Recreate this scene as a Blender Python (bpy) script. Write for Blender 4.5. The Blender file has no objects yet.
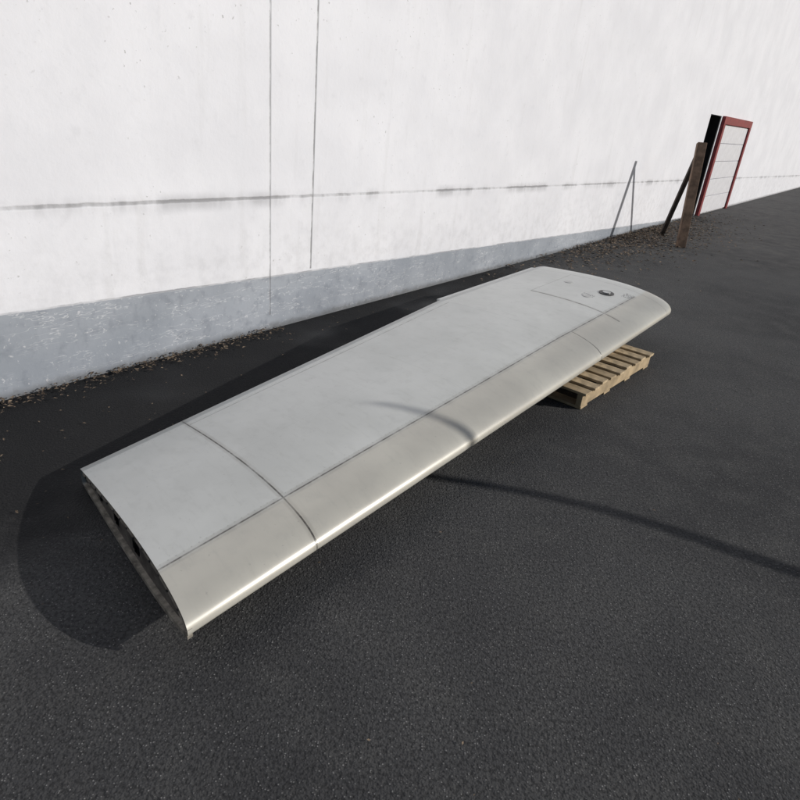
import bpy, math, random
from mathutils import Vector, Matrix
random.seed(4)
S=bpy.context.scene
S.view_settings.view_transform='Standard'
try: S.view_settings.look='None'
except Exception: pass
S.view_settings.exposure=0

# ---------- camera ----------
cam=bpy.data.cameras.new('Camera'); co=bpy.data.objects.new('Camera',cam); S.collection.objects.link(co)
p=math.radians(25.4); r=math.radians(5.8)
R0=Vector((1,0,0)); F=Vector((0,math.cos(p),-math.sin(p))); U0=Vector((0,math.sin(p),math.cos(p)))
R=R0*math.cos(r)+U0*math.sin(r); U=U0*math.cos(r)-R0*math.sin(r)
m=Matrix((R,U,-F)).transposed().to_4x4(); m.translation=Vector((0,0,1.7)); co.matrix_world=m
cam.sensor_width=36; cam.lens=620/800*36; cam.clip_end=2000; S.camera=co

# ---------- light ----------
EL=math.radians(22.5); sh=Vector((.996,-.07)).normalized()
sdir=Vector((sh.x*math.cos(EL),sh.y*math.cos(EL),math.sin(EL)))
sun=bpy.data.lights.new('sun','SUN'); sun.energy=3.2; sun.angle=math.radians(.55); sun.color=(1,.965,.91)
so=bpy.data.objects.new('sun',sun); S.collection.objects.link(so); so.rotation_euler=sdir.to_track_quat('Z','Y').to_euler()
w=bpy.data.worlds.new('World'); S.world=w; w.use_nodes=True; nt=w.node_tree
sk=nt.nodes.new('ShaderNodeTexSky'); sk.sky_type='NISHITA'; sk.sun_disc=False; sk.sun_elevation=EL; sk.sun_rotation=math.atan2(sh.x,sh.y)
nt.links.new(sk.outputs[0],nt.nodes['Background'].inputs[0]); nt.nodes['Background'].inputs[1].default_value=.068

# ---------- node helper ----------
class M:
    def __init__(s,name,rough=.8,spec=.5,metal=0):
        s.m=bpy.data.materials.new(name); s.m.use_nodes=True; s.t=s.m.node_tree; s.b=s.t.nodes['Principled BSDF']
        s.b.inputs['Roughness'].default_value=rough; s.b.inputs['Metallic'].default_value=metal
        s.b.inputs['Specular IOR Level'].default_value=spec
    def n(s,t,**k):
        x=s.t.nodes.new(t)
        for a,b in k.items(): setattr(x,a,b)
        return x
    def inp(s,sock,v):
        if isinstance(v,(int,float)): sock.default_value=v
        elif isinstance(v,tuple): sock.default_value=v if len(v)==4 or len(sock.default_value)==3 else (*v,1)
        else: s.t.links.new(v,sock)
    def math(s,op,a,b=0.,c=0.,clamp=False):
        x=s.n('ShaderNodeMath',operation=op,use_clamp=clamp)
        s.inp(x.inputs[0],a); s.inp(x.inputs[1],b); s.inp(x.inputs[2],c); return x.outputs[0]
    def mix(s,f,a,b,mode='MIX'):
        x=s.n('ShaderNodeMix',data_type='RGBA',blend_type=mode)
        s.inp(x.inputs[0],f); s.inp(x.inputs[6],a); s.inp(x.inputs[7],b); return x.outputs[2]
    def noise(s,scale,detail=3,rough=.55,vec=None,stretch=None):
        if vec is None: vec=s.obj()
        if stretch:
            mp=s.n('ShaderNodeMapping'); mp.inputs['Scale'].default_value=stretch; s.t.links.new(vec,mp.inputs[0]); vec=mp.outputs[0]
        x=s.n('ShaderNodeTexNoise'); x.inputs['Scale'].default_value=scale; x.inputs['Detail'].default_value=detail; x.inputs['Roughness'].default_value=rough
        s.t.links.new(vec,x.inputs['Vector']); return x.outputs['Fac']
    def vor(s,scale,feature='F1',vec=None):
        if vec is None: vec=s.obj()
        x=s.n('ShaderNodeTexVoronoi',feature=feature); x.inputs['Scale'].default_value=scale; s.t.links.new(vec,x.inputs['Vector']); return x
    def obj(s):
        if not hasattr(s,'tc'): s.tc=s.n('ShaderNodeTexCoord')
        return s.tc.outputs['Object']
    def sep(s,v):
        x=s.n('ShaderNodeSeparateXYZ'); s.t.links.new(v,x.inputs[0]); return x.outputs
    def ramp(s,v,a,b,lo=0.,hi=1.):
        x=s.n('ShaderNodeMapRange',interpolation_type='SMOOTHSTEP'); s.inp(x.inputs[0],v)
        for i,q in enumerate((a,b,lo,hi)): s.inp(x.inputs[i+1],q)
        return x.outputs[0]
    def col(s,c): s.inp(s.b.inputs['Base Color'],c)
    def rough(s,c): s.inp(s.b.inputs['Roughness'],c)
    def bump(s,h,st=.3,d=.01):
        x=s.n('ShaderNodeBump'); x.inputs['Strength'].default_value=st; x.inputs['Distance'].default_value=d
        s.t.links.new(h,x.inputs['Height']); s.t.links.new(x.outputs[0],s.b.inputs['Normal'])

def simple(name,c,rough=.8,metal=0,var=.25,scale=8,stretch=None):
    q=M(name,rough,metal=metal); f=q.noise(scale,3,.6,stretch=stretch)
    q.col(q.mix(q.ramp(f,.3,.7),tuple(x*(1-var) for x in c),tuple(min(1,x*(1+var)) for x in c)))
    q.bump(f,.2,.004); return q.m

# wall frame
WX,WY=.58/math.hypot(.58,.815),.815/math.hypot(.58,.815); WANG=math.atan2(WY,WX); WO=Vector((-1.965,3.40,0))
def wp(s,d=0,z=0): # d>0 toward camera side
    return Vector((WO.x+WX*s+WY*d, WO.y+WY*s-WX*d, z))

# ---------- asphalt ----------
q=M('asphalt',.9,.25)
P=q.obj(); sx=q.sep(P)
big=q.noise(.55,3,.6); mid=q.noise(4,4,.65); fine=q.noise(75,2,.7); vv=q.vor(125)
spk=q.ramp(vv.outputs['Distance'],.12,.38,1,0)
base=q.mix(q.ramp(big,.32,.68),(.042,.042,.044),(.074,.074,.075))
base=q.mix(q.ramp(mid,.4,.75,0,.7),base,(.084,.083,.081))
sepc=q.sep(vv.outputs['Color'])
stone=q.math('MULTIPLY',q.ramp(sepc[0],.62,.9),spk)
base=q.mix(q.math('MULTIPLY',stone,.8),base,(.28,.275,.27))
darkf=q.math('MULTIPLY',q.ramp(fine,.38,.56,1,0),.6)
base=q.mix(darkf,base,(.016,.016,.017))
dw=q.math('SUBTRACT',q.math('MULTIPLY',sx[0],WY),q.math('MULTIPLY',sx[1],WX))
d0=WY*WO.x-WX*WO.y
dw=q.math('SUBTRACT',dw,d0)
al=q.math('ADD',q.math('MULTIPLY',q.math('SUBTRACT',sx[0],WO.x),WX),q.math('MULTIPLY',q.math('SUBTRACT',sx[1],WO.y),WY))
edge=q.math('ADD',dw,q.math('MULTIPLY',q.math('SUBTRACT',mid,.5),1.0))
damp_shade=q.math('MULTIPLY',q.ramp(edge,1.1,1.7,1,0),q.ramp(al,4.6,6.2,1,0))  # dark damp asphalt, with the wing's shadow at the wall base painted in
base=q.mix(q.math('MULTIPLY',damp_shade,.85),base,(.008,.008,.009))
dust=q.math('MULTIPLY',q.ramp(al,7,12,0,1),q.ramp(mid,.3,.7,.2,1))
base=q.mix(q.math('MULTIPLY',dust,.4),base,(.13,.12,.115))
cr=q.n('ShaderNodeTexVoronoi',feature='DISTANCE_TO_EDGE'); cr.inputs['Scale'].default_value=.55
wm=q.n('ShaderNodeVectorMath',operation='ADD'); nz=q.n('ShaderNodeTexNoise'); nz.inputs['Scale'].default_value=2.5; nz.inputs['Detail'].default_value=3
q.t.links.new(P,nz.inputs['Vector']); q.t.links.new(P,wm.inputs[0]); q.t.links.new(nz.outputs['Color'],wm.inputs[1]); q.t.links.new(wm.outputs[0],cr.inputs['Vector'])
crk=q.math('MULTIPLY',q.ramp(cr.outputs['Distance'],.0,.004,1,0),q.ramp(big,.5,.6,0,.6))
base=q.mix(crk,base,(.012,.012,.012))
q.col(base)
wet=q.math('MULTIPLY',damp_shade,q.ramp(big,.45,.6))
q.rough(q.mix(wet,(.9,.9,.9),(.4,.4,.4)))
q.bump(q.math('ADD',q.math('MULTIPLY',vv.outputs['Distance'],-.7),q.math('ADD',fine,q.math('MULTIPLY',mid,.3))),.65,.005)
asphalt=q.m

def mesh(name,vs,fs,mat,parent=None,smooth=False):
    me=bpy.data.meshes.new(name); me.from_pydata([tuple(v) for v in vs],[],fs); me.update()
    o=bpy.data.objects.new(name,me); S.collection.objects.link(o)
    if mat: me.materials.append(mat)
    if smooth:
        for f in me.polygons: f.use_smooth=True
    if parent: o.parent=parent
    return o
def empty(name,loc=(0,0,0),rz=0):
    o=bpy.data.objects.new(name,None); S.collection.objects.link(o); o.location=loc; o.rotation_euler=(0,0,rz); return o
def box(name,c,d,mat,parent=None,rot=None,bev=.004):
    x,y,z=[q/2 for q in d]
    vs=[Vector((a*x,b*y,e*z)) for a in(-1,1) for b in(-1,1) for e in(-1,1)]
    fs=[(0,1,3,2),(4,6,7,5),(0,4,5,1),(2,3,7,6),(0,2,6,4),(1,5,7,3)]
    o=mesh(name,vs,fs,mat,parent); o.location=c
    if rot: o.rotation_euler=rot
    if bev:
        b=o.modifiers.new('b','BEVEL'); b.width=bev; b.segments=2
    return o

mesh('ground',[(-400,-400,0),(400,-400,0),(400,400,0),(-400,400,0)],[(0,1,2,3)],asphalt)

# ---------- wall / building ----------
q=M('painted_wall',.75,.3); P=q.obj(); X,Y,Z=q.sep(P)
n1=q.noise(1.2,4,.6); n2=q.noise(9,4,.65); n3=q.noise(30,3,.6)
white=q.mix(q.ramp(n1,.3,.7),(.70,.705,.75),(.77,.775,.82))
white=q.mix(q.math('MULTIPLY',q.ramp(n2,.55,.78),.3),white,(.55,.555,.59))
runs=q.noise(3,4,.6,stretch=(2.2,2.2,.22))
white=q.mix(q.math('MULTIPLY',q.ramp(runs,.55,.72),.16),white,(.48,.475,.48))
chips=q.math('MULTIPLY',q.ramp(n3,.65,.71),q.ramp(n1,.45,.6))
white=q.mix(q.math('MULTIPLY',chips,.6),white,(.28,.275,.275))
low=q.math('MULTIPLY',q.ramp(Z,.3,1.1,1,0),q.ramp(n2,.4,.65))
white=q.mix(q.math('MULTIPLY',low,.22),white,(.42,.42,.44))
zg=q.math('ADD',Z,q.math('MULTIPLY',X,.0163))
zgw=q.math('ADD',zg,q.math('MULTIPLY',q.math('SUBTRACT',n2,.5),.02))
gl=q.ramp(q.math('ABSOLUTE',q.math('SUBTRACT',zgw,1.03)),.004,.016,1,0)
gn=q.noise(2.2,4,.7,stretch=(1,1,.2))
gl=q.math('MULTIPLY',gl,q.ramp(gn,.36,.6,.15,.8))
white=q.mix(gl,white,(.22,.22,.23))
smear=q.math('MULTIPLY',q.ramp(q.math('ABSOLUTE',q.math('SUBTRACT',zgw,1.02)),.0,.08,1,0),q.ramp(gn,.42,.66,0,.55))
white=q.mix(smear,white,(.30,.30,.32))
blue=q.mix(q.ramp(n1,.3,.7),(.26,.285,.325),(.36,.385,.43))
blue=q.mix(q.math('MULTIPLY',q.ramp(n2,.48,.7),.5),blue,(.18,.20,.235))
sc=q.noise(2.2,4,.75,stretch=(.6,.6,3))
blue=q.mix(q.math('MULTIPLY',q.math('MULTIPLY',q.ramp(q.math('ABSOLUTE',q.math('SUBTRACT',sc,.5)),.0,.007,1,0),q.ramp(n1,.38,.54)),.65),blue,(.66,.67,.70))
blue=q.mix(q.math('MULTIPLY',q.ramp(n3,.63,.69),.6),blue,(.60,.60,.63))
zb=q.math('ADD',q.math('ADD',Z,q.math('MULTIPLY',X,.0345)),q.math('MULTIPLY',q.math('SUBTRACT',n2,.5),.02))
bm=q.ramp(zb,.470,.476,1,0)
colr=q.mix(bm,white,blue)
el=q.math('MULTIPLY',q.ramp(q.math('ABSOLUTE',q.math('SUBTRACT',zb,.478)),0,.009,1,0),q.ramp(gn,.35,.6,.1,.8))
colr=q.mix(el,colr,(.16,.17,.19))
def vj(x0,wd,zmin,k):
    wob=q.math('MULTIPLY',q.math('SUBTRACT',n2,.5),.008)
    a=q.ramp(q.math('ABSOLUTE',q.math('SUBTRACT',q.math('ADD',X,wob),x0)),wd*.3,wd,1,0)
    return q.math('MULTIPLY',q.math('MULTIPLY',a,q.math('GREATER_THAN',Z,zmin)),q.math('MULTIPLY',q.ramp(n2,.3,.6,.5,1),k))
vl=q.math('MAXIMUM',vj(1.52,.012,.12,.6),vj(1.95,.012,.43,.8))
colr=q.mix(vl,colr,(.20,.20,.21))
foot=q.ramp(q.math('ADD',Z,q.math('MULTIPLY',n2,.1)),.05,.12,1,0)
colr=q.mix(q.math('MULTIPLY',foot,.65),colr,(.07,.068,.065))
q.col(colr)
hh=q.math('ADD',q.math('MULTIPLY',n2,.5),q.math('ADD',q.math('MULTIPLY',n3,.2),q.math('MULTIPLY',q.math('MAXIMUM',gl,vl),-1.2)))
q.bump(hh,.4,.012)
wallm=q.m
red=simple('red_paint',(.20,.012,.018),.5,var=.2)
whitep=simple('white_door_paint',(.66,.66,.70),.45,var=.06)
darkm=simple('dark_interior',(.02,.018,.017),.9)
bld=empty('white_building',WO,WANG)
def wb(name,s0,s1,z0,z1,y0,y1,mat,bev=0): return box(name,((s0+s1)/2,(y0+y1)/2,(z0+z1)/2),(s1-s0,y1-y0,z1-z0),mat,bld,None,bev)
def wseg(name,s0,s1,z0,z1,y0=0,y1=.3,mat=wallm):
    vs=[(a,b,c) for a in(s0,s1) for b in(y0,y1) for c in(z0,z1)]
    return mesh(name,vs,[(0,1,3,2),(4,6,7,5),(0,4,5,1),(2,3,7,6),(0,2,6,4),(1,5,7,3)],mat,bld)
d_=14.35
wseg('wall_main',-14,13.3,-.2,6.5)
wseg('wall_lintel',13.3,d_-.1,2.1,6.5)
wseg('wall_end',d_-.1,70,-.2,6.5)
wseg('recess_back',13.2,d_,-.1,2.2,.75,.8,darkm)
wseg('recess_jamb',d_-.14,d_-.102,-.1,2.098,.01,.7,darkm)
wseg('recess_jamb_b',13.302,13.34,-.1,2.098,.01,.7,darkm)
wseg('roof',-14,70,6.5,6.6,-.25,12,simple('roof_metal',(.25,.25,.27),.5))
wseg('side_wall',-14,-13.7,-.2,6.5,.3,12)
k=0; s0=d_; wd=3.0; H=1.95
wb('door_frame_l',s0,s0+.16,0,H,-.07,.02,red,.005); wb('door_frame_r',s0+wd-.16,s0+wd,0,H,-.07,.02,red,.005)
wb('door_frame_t',s0,s0+wd,H+.002,H+.16,-.07,.02,red,.005)
for j in range(5): wb(f'door_panel_{j}',s0+.163,s0+wd-.163,.03+j*.384,.03+j*.384+.376,-.03,.01,whitep,.008)

# ---------- wing ----------
A=Vector((-.596,1.434,.12)); B=Vector((-1.408,2.338,.085)); C=Vector((2.265,5.225,.33))
E=Vector((.23,4.713,.355)); D=Vector((1.26,6.08,.42)); sE=.638
def T(x): return 5*(.2969*math.sqrt(max(x,0))-.126*x-.3516*x*x+.2843*x**3-.1036*x**4)
NU=44
us=[(i/NU)**1.8 for i in range(NU+1)]
def station(f,k=0):
    le=A.lerp(C,f)
    if f<=sE: te=B.lerp(E,f/sE)
    else: te=E.lerp(D,(f-sE)/(1-sE))
    return le,te
def ring(le,te,up,lo,cut):
    ch=(te-le); L=Vector((ch.x,ch.y,0)).length
    top=[];bot=[]
    for u in us:
        x=u*cut; base=le+ch*u
        tt=T(x)*L/cut
        corr=T(cut)*L/cut*up*u
        top.append(base+Vector((0,0,tt*up-corr)))
        bot.append(base-Vector((0,0,tt*lo+corr)))
    return top,bot
UPK,LOK=.148,.080
ss=[0,.01]+[i/60 for i in range(1,60)]
ss=sorted(set(ss+[sE,.1185]))
ss=[s for s in ss if s<=.968]
rings=[]
for f in ss:
    le,te=station(f); rings.append((f,ring(le,te,UPK,LOK,.80)))
f0=.968
for k in range(1,13):
    a=k/12*math.pi/2; f=f0+.04*math.sin(a); le,te=station(f); ch=te-le
    cc=math.cos(a); le2=le+ch*(.10*(1-cc)); te2=te-ch*(.03*(1-cc))
    sc=max(cc,.02)**.8
    t,b=ring(le2,te2,UPK,LOK,.80)
    mid=[(x*.6+y*.4) for x,y in zip(t,b)]
    t=[m_+(x-m_)*sc for m_,x in zip(mid,t)]; b=[m_+(x-m_)*sc for m_,x in zip(mid,b)]
    rings.append((f,(t,b)))
vs=[];fs=[];uvs=[]
W2=2*NU+1
for f,(t,b) in rings:
    for i in range(NU,0,-1): vs.append(b[i]); uvs.append((-us[i],f))
    for i in range(NU+1): vs.append(t[i]); uvs.append((us[i],f))
for j in range(len(rings)-1):
    for i in range(W2-1):
        a=j*W2+i; fs.append((a,a+1,a+W2+1,a+W2))
    fs.append((j*W2+W2-1,j*W2,(j+1)*W2,(j+1)*W2+W2-1))
wing=empty('airplane_wing')

q=M('wing_paint',.34,.5)
uvn=q.n('ShaderNodeUVMap'); uvn.uv_map='UVMap'; UX,UY,_=q.sep(uvn.outputs[0])
g1=q.noise(2.0,4,.6); g2=q.noise(14,4,.65); g3=q.noise(60,3,.6)
main=q.mix(q.ramp(g1,.3,.7),(.49,.50,.485),(.56,.57,.555))
lead=q.mix(q.ramp(g1,.3,.7),(.43,.415,.375),(.50,.485,.435))
isle=q.ramp(UX,.18,.21,1,0)
c=q.mix(isle,main,lead)
c=q.mix(q.math('MULTIPLY',q.ramp(g2,.50,.75),.15),c,(.29,.29,.28))
st=q.noise(6,4,.7,vec=uvn.outputs[0],stretch=(1.2,22,1))
c=q.mix(q.math('MULTIPLY',q.ramp(st,.5,.72),.14),c,(.29,.285,.27))
c=q.mix(q.math('MULTIPLY',q.ramp(g3,.68,.73),.3),c,(.2,.19,.18))
def band(v,lo,hi): return q.math('MULTIPLY',q.math('GREATER_THAN',v,lo),q.math('LESS_THAN',v,hi))
def uline(u0,w_,s0,s1,k):
    a=q.ramp(q.math('ABSOLUTE',q.math('SUBTRACT',UX,u0)),w_*.5,w_,1,0)
    return q.math('MULTIPLY',q.math('MULTIPLY',a,band(UY,s0,s1)),k)
def sline(s0,w_,u0,u1,k):
    a=q.ramp(q.math('ABSOLUTE',q.math('SUBTRACT',UY,s0)),w_*.5,w_,1,0)
    return q.math('MULTIPLY',q.math('MULTIPLY',a,band(UX,u0,u1)),k)
brk=q.ramp(g2,.35,.6,.5,1)
ls=[uline(.2,.004,-1,.93,.8),sline(.1185,.0011,-.5,1.1,.95),uline(.93,.004,.12,.638,.5),sline(.677,.0012,-.5,.2,.9),
    sline(.797,.0015,.1,.7,.95),uline(.70,.003,.797,.955,.5),sline(.955,.0008,-.5,1.1,.5),uline(.55,.0015,.12,.797,.12),sline(.638,.0007,.2,1.1,.2),sline(.40,.0006,.2,1.0,.1)]
lm=ls[0]
for x in ls[1:]: lm=q.math('MAXIMUM',lm,x)
gr=q.math('MAXIMUM',uline(.2,.02,-1,.93,.3),q.math('MAXIMUM',sline(.1185,.005,-.5,1.1,.3),sline(.797,.005,.1,.7,.35)))
c=q.mix(q.math('MULTIPLY',gr,brk),c,(.2,.185,.16))
c=q.mix(q.math('MULTIPLY',lm,brk),c,(.045,.04,.035))
def rivs(u0,N=150):
    fr=q.math('ABSOLUTE',q.math('SUBTRACT',q.math('FRACT',q.math('MULTIPLY',UY,N)),.5))
    du=q.math('MULTIPLY',q.math('ABSOLUTE',q.math('SUBTRACT',UX,u0)),1.3/4.75*N)
    d=q.math('SQRT',q.math('ADD',q.math('POWER',fr,2.),q.math('POWER',du,2.)))
    return q.ramp(d,.07,.13,1,0)
rm=q.math('MAXIMUM',rivs(.215),rivs(.945))
c=q.mix(q.math('MULTIPLY',rm,.35),c,(.2,.2,.19))
def stencil(u0,u1,s0,s1,sc_):
    b=q.math('MULTIPLY',band(UX,u0,u1),band(UY,s0,s1)); v=q.noise(sc_,1,.3,vec=uvn.outputs[0],stretch=(3.5,10,1))
    return q.math('MULTIPLY',b,q.ramp(v,.5,.53))
stn=q.math('MAXIMUM',stencil(.20,.26,.905,.93,28),stencil(.36,.44,.845,.86,30))
c=q.mix(q.math('MULTIPLY',stn,.75),c,(.08,.08,.09))
q.col(c)
q.rough(q.math('ADD',q.math('ADD',.25,q.math('MULTIPLY',g2,.12)),q.math('MULTIPLY',q.math('SUBTRACT',1.,isle),.04)))
q.b.inputs['Metallic'].default_value=.12
wav=q.noise(3.5,1,.5)
q.bump(q.math('ADD',q.math('MULTIPLY',wav,1.),q.math('MULTIPLY',lm,-.25)),.3,.014)
wp_m=q.m
skin=mesh('skin',vs,fs,wp_m,wing,True)
uvl=skin.data.uv_layers.new(name='UVMap')
for l in skin.data.loops: uvl.data[l.index].uv=uvs[l.vertex_index]
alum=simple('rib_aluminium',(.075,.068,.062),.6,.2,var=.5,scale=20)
spanv=(C-A).normalized()
t,b=rings[0][1]
NV=14; NX=90
def samp(arr,u):
    for i in range(NU):
        if u<=us[i+1]+1e-9:
            k=(u-us[i])/(us[i+1]-us[i]); return arr[i].lerp(arr[i+1],k)
    return arr[-1]
rv=[];rf=[]
off=spanv*.02
for i in range(NX+1):
    u=.004+.992*i/NX
    for j in range(NV+1): rv.append(samp(b,u).lerp(samp(t,u),.01+.98*j/NV)+off)
holes=[(.40,.47),(.60,.66),(.78,.83)]
for i in range(NX):
    uc=(i+.5)/NX
    for j in range(NV):
        w_=(j+.5)/NV; h=False
        for a_,b_ in holes:
            e=((uc-(a_+b_)/2)/((b_-a_)/2))**2+((w_-.45)/.24)**2
            if e<1: h=True
        if not h:
            k=i*(NV+1)+j; rf.append((k,k+NV+1,k+NV+2,k+1))
rib=mesh('root_rib',rv,rf,alum,wing); 
so2=rib.modifiers.new('s','SOLIDIFY'); so2.thickness=.003
fv=[];ff=[]
loop=[samp(b,u) for u in [us[i] for i in range(NU-1,0,-1)]]+[t[i] for i in range(NU)]
for i,pnt in enumerate(loop):
    up_=1 if i<len(loop)//2 else -1
    nrm=Vector((0,0,up_))
    fv+= [pnt-spanv*.002, pnt-spanv*.002+nrm*.020, pnt+spanv*.018+nrm*.020]
    if i and i!=len(loop)//2: 
        k=3*i; ff+=[(k-3,k,k+1,k-2),(k-2,k+1,k+2,k-1)]
fl=mesh('root_flange',fv,ff,simple('flange_metal',(.24,.22,.19),.5,.3,var=.5,scale=25),wing)
def cyl(name,c0,c1,r_,mat,parent,n=14,r2=None):
    r2=r_ if r2 is None else r2
    ax=(c1-c0).normalized(); a=ax.orthogonal().normalized(); b_=ax.cross(a)
    v=[];f=[]
    for k in range(n):
        an=2*math.pi*k/n; d=a*math.cos(an)+b_*math.sin(an); v+=[c0+d*r_,c1+d*r2]
    for k in range(n): f.append((2*k,2*((k+1)%n),2*((k+1)%n)+1,2*k+1))
    f.append(tuple(2*k for k in range(n))[::-1]); f.append(tuple(2*k+1 for k in range(n)))
    return mesh(name,v,f,mat,parent)
for k in range(14):
    u=.06+.066*k; pp=samp(t,u)-Vector((0,0,.010))
    cyl(f'root_rivet_{k}',pp-spanv*.001,pp-spanv*.006,.005,darkm if k%2 else alum,wing,8)
for uu in (.32,.7):
    p0=samp(b,uu)+spanv*.03; p1=samp(t,uu)+spanv*.03
    p2=samp(rings[20][1][0],uu); p3=samp(rings[20][1][1],uu)
    mesh('spar',[p0,p1,p2,p3],[(0,1,2,3)],darkm,wing)
def surf(u,f):
    le,te=station(f); tt,_=ring(le,te,UPK,LOK,.80); return samp(tt,u)
def surfn(u,f):
    a=surf(u+.01,f)-surf(u-.01,f); b_=surf(u,f+.005)-surf(u,f-.005); n=b_.cross(a); n=n if n.z>0 else -n; return n.normalized()
pc=surf(.34,.893); nn=surfn(.34,.893)
cyl('filler_ring',pc-nn*.002,pc+nn*.006,.062,simple('cap_black',(.012,.012,.012),.4),wing,28)
cyl('filler_cap',pc+nn*.0061,pc+nn*.012,.034,simple('cap_metal',(.35,.36,.36),.3,.7),wing,24)
for (u,f,rr) in ((.40,.845,.03),(.62,.9,.035)):
    pc=surf(u,f); nn=surfn(u,f); cyl('inspection_cover',pc-nn*.001,pc+nn*.003,rr,simple('cover',(.42,.42,.41),.4,var=.1),wing,24)
ov=[];of=[]
N=24
for i in range(N+1):
    f=sE+.004+(0.965-sE-.004)*i/N
    le,te=station(f); d=(te-le).normalized(); wdt=.045
    e=surf(1,f)
    ov+=[e+Vector((0,0,-.002)),e+d*wdt+Vector((0,0,-.012)),e+d*wdt+Vector((0,0,-.02)),e+Vector((0,0,-.06))]
    if i:
        k=4*i
        for j in range(3): of.append((k-4+j,k-3+j,k+1+j,k+j))
of+= [(0,1,2,3),(4*N+3,4*N+2,4*N+1,4*N)]
mesh('aileron_edge',ov,of,simple('aileron_paint',(.48,.49,.48),.35,var=.08),wing)

# ---------- pallet ----------
wood=simple('pallet_wood',(.50,.39,.25),.85,var=.3,scale=6,stretch=(3,3,3))
wood2=simple('pallet_wood_b',(.38,.29,.18),.85,var=.3,scale=7)
pa=math.atan2(.785,.62); pal=empty('wooden_pallet',(1.18,3.70,0),pa)
PL,PD=1.22,1.02
for k in range(3): box(f'stringer_{k}',(PL/2,(.02,PD/2,PD-.02)[k],.062),(PL,.04,.085),wood2,pal)
n=9
for k in range(n):
    x=.05+(PL-.1)*k/(n-1); box(f'top_board_{k}',(x+random.uniform(-.006,.006),PD/2+random.uniform(-.01,.01),.114),(.092,PD+.02,.017),wood if k%3 else wood2,pal,(0,0,random.uniform(-.008,.008)),.002)
for k in range(4): box(f'bottom_board_{k}',(.06+(PL-.12)*k/3,PD/2,.0105),(.1,PD,.017),wood2,pal,None,.002)
for k,fx in enumerate((.25,.95)):
    box(f'bearer_{k}',(fx,PD*.5,.148),(.09,.6,.05),wood2,pal,None,.004)
mm=A.lerp(B,.5)
blk=empty('timber_block',(mm.x+.25,mm.y+.33,0),pa)
box('beam',(0,0,.025),(.12,.7,.05),wood2,blk); box('wedge',(0,.1,.06),(.1,.2,.018),wood,blk)

# ---------- leaning timbers ----------
tr=empty('timber_prop')
tw=simple('weathered_timber',(.17,.11,.075),.85,var=.35,scale=9); td=simple('dark_timber',(.04,.03,.025),.85,var=.3)
def beam(name,a,b_,wd,dp,mat,par):
    d=b_-a; o=box(name,(a+b_)/2,(wd,dp,d.length),mat,par,None,.006); o.rotation_euler=d.to_track_quat('Z','Y').to_euler(); return o
apx=Vector((4.40,10.95,1.5))
beam('leg_1',Vector((4.34,10.5,0)),apx+Vector((0,0,.08)),.14,.10,tw,tr)
beam('leg_2',Vector((4.40,11.6,0)),apx,.07,.06,td,tr)

# ---------- unseen shadow caster (added stem, bent to throw the crooked shadow) ----------
G=[((2.0,2.12),1.3),((1.54,2.37),1.5),((1.226,2.51),1.65),((.855,2.63),1.8),((.347,2.70),2.0),((.09,2.71),2.12),((-.50,2.87),2.36),((-.82,2.96),2.5)]
te_=math.tan(EL); pts=[]
for (gx,gy),h in G: pts.append(Vector((gx+sh.x*h/te_,gy+sh.y*h/te_,h)))
b0=pts[0]; pts=[Vector((b0.x,b0.y-.1,-.02)),Vector((b0.x,b0.y-.1,.5)),Vector((b0.x,b0.y-.05,1.0))]+pts
cu=bpy.data.curves.new('caster_stem','CURVE'); cu.dimensions='3D'; cu.bevel_depth=1; cu.bevel_resolution=3; sp=cu.splines.new('NURBS'); sp.points.add(len(pts)-1); sp.use_endpoint_u=True; sp.order_u=4
for i,pt in enumerate(pts): sp.points[i].co=(*pt,1); sp.points[i].radius=.036-.010*max(0,(i-3)/(len(pts)-4))
caster=empty('shadow_caster'); tk=bpy.data.objects.new('caster_stem',cu); S.collection.objects.link(tk); tk.parent=caster; cu.materials.append(simple('caster_brown',(.12,.09,.07),.9))

# ---------- leaf litter ----------
lv=[];lf=[]
def leaf(pos,s):
    a=random.uniform(0,6.28); n=len(lv); dx=Vector((math.cos(a),math.sin(a),random.uniform(-.3,.3)))*s; dy=Vector((-math.sin(a),math.cos(a),random.uniform(-.4,.4)))*s*.55
    lv.extend([pos-dx,pos-dy*.9+Vector((0,0,s*.2)),pos+dx,pos+dy+Vector((0,0,s*.25))]); lf.append((n,n+1,n+2,n+3))
for k in range(1900):
    s=random.uniform(-6,1.6); d=abs(random.gauss(0,.08))+.01
    leaf(wp(s,d,.012+random.random()*.02),random.uniform(.005,.018))
for k in range(4500):
    s=random.gauss(10,2.0); d=abs(random.gauss(0,.55))+.02
    leaf(wp(s,d,.012+random.random()*.03),random.uniform(.008,.035))
for k in range(700):
    s=random.uniform(-6,20); d=random.uniform(.05,1.4)
    leaf(wp(s,d,.01),random.uniform(.004,.012))
for k in range(160):
    leaf(Vector((random.uniform(-2,6),random.uniform(.5,10),.008)),random.uniform(.004,.010))
q=M('dry_leaf',.9); f=q.noise(35,2,.5); q.col(q.mix(q.ramp(f,.35,.65),(.05,.035,.025),(.22,.165,.115)))
mesh('leaf_litter',lv,lf,q.m)
